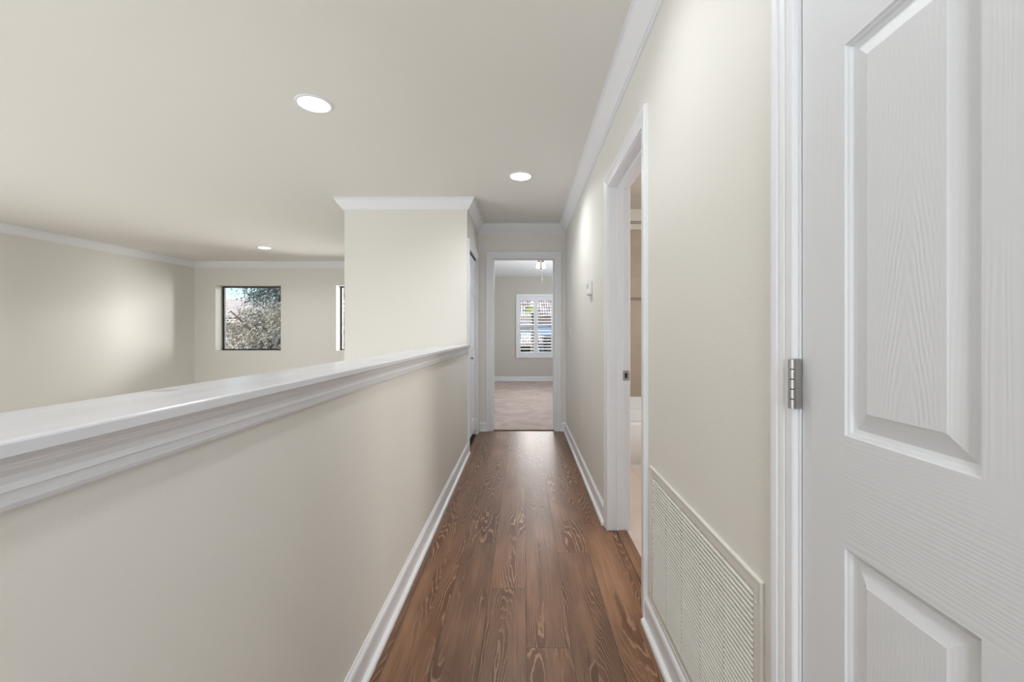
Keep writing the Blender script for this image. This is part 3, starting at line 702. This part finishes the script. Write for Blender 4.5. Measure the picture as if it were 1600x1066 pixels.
def house(name, x0, x1, y0, y1, zb, ze, zr, wallm, label, tile=.3, lower=None, roofm=None, fm=None):
    h = empty(name, ((x0+x1)/2, (y0+y1)/2, zb), label=label, cat='house')
    part('house_wall', B((x0, x1, y0, y1, zb, ze)), wallm, h)
    ym = (y0+y1)/2; o = .35
    def roof(xa, xb, ya, za, yb, zb_, nm):
        bm = bmesh.new(); nx = int((xb-xa)/tile*8); courses = int(math.hypot(yb-ya, zb_-za)/.38); prev = None
        for c in range(courses):
            for e in (0, 1):
                t_ = (c+e)/courses; lift = .035 if e == 0 else 0
                row = [bm.verts.new((xa+(xb-xa)*i/nx, ya+(yb-ya)*t_, za+(zb_-za)*t_+lift+.065*abs(math.sin(PI*(xb-xa)*i/nx/tile)))) for i in range(nx+1)]
                if prev:
                    for i in range(nx): bm.faces.new((prev[i], prev[i+1], row[i+1], row[i]))
                prev = row
        part(nm, bm, roofm or RTILE, h)
    roof(x0-o, x1+o, y0-o, ze-.02, ym, zr, 'roof'); roof(x0-o, x1+o, y1+o, ze-.02, ym, zr, 'roof')
    for xx in (x0, x1):
        bm = bmesh.new(); bm.faces.new([bm.verts.new(p) for p in ((xx, y0, ze), (xx, y1, ze), (xx, ym, zr-.08))]); part('gable', bm, wallm, h)
    part('fascia', B((x0-o, x1+o, y0-o-.03, y0-o, ze-.24, ze-.0)), fm or BROWN, h)
    if lower:
        xa, xb, ya, za, zb_ = lower; roof(xa, xb, ya, za, y0, zb_, 'porch_roof')
        part('porch_fascia', B((xa, xb, ya-.02, ya, za-.14, za)), BROWN, h)
        for xx in (xa+.2, xb-.3): part('porch_post', B((xx, xx+.12, ya+.1, ya+.22, zb, za-.05)), wallm, h)
    return h
H = house('neighbour_house', -4.5, 6.5, 28, 36, -3.1, 2.15, 4.6, STUCCO2, 'blue-grey house with pale tile roofs seen through the bedroom shutters', .16, (-4.5, 1.15, 26.2, .50, 1.05))
for xa, xb, za, zb_ in ((-.9, .5, 1.25, 1.55), (1.3, 2.9, -.9, 1.0), (-.9, 1.1, -2.6, .35), (3.3, 4.4, -.6, 1.5)):  # the wide low pane under the porch roof stands in for porch shade
    wf = part('window', B((xa, xb, 27.95, 28.0, za, zb_)), BRONZE, H); part('window_pane', B((xa+.05, xb-.05, 27.93, 27.951, za+.05, zb_-.05)), plain('dark_house_glass_and_porch_shade', srgb(36, 44, 54), .1), wf)
house('distant_house', -24, -16.3, 25.5, 32, -3.1, 2.0, 3.4, STUCCO, 'beige house beyond the trees outside the left window', .3, None, BEIGE_ROOF, STUCCO)
# palm in front of the neighbour's roof
pr = empty('palm_tree', (.42, 22, -3.1), label='slender green palm between the shutters and the neighbouring house', cat='tree')
bm = bmesh.new(); lathe(bm, [(.13, -3.1), (.10, -1), (.085, 1), (.08, 2.55)], (.42, 22, 0), 10); part('trunk', bm, BARK, pr, smooth=True)
bm = bmesh.new(); rnd = random.Random(4)
for k in range(26):
    a = 2*PI*k/26*3.1; el = rnd.uniform(-.2, 1.1); L = rnd.uniform(.45, .7); prev = None
    side = Vector((-math.sin(a), math.cos(a), 0))
    for s_ in range(7):
        t_ = s_/6; p = Vector((.42+math.cos(a)*L*t_*math.cos(el), 22+math.sin(a)*L*t_*math.cos(el), 2.55+L*t_*math.sin(el)-.7*t_*t_)); wd = .10*math.sin(PI*(.15+.85*t_))+.004
        row = [bm.verts.new(p-side*wd-Vector((0, 0, wd*.7))), bm.verts.new(p), bm.verts.new(p+side*wd-Vector((0, 0, wd*.7)))]
        if prev:
            for q in (0, 1): bm.faces.new((prev[q], prev[q+1], row[q+1], row[q]))
        prev = row
part('fronds', bm, LEAF3, pr)
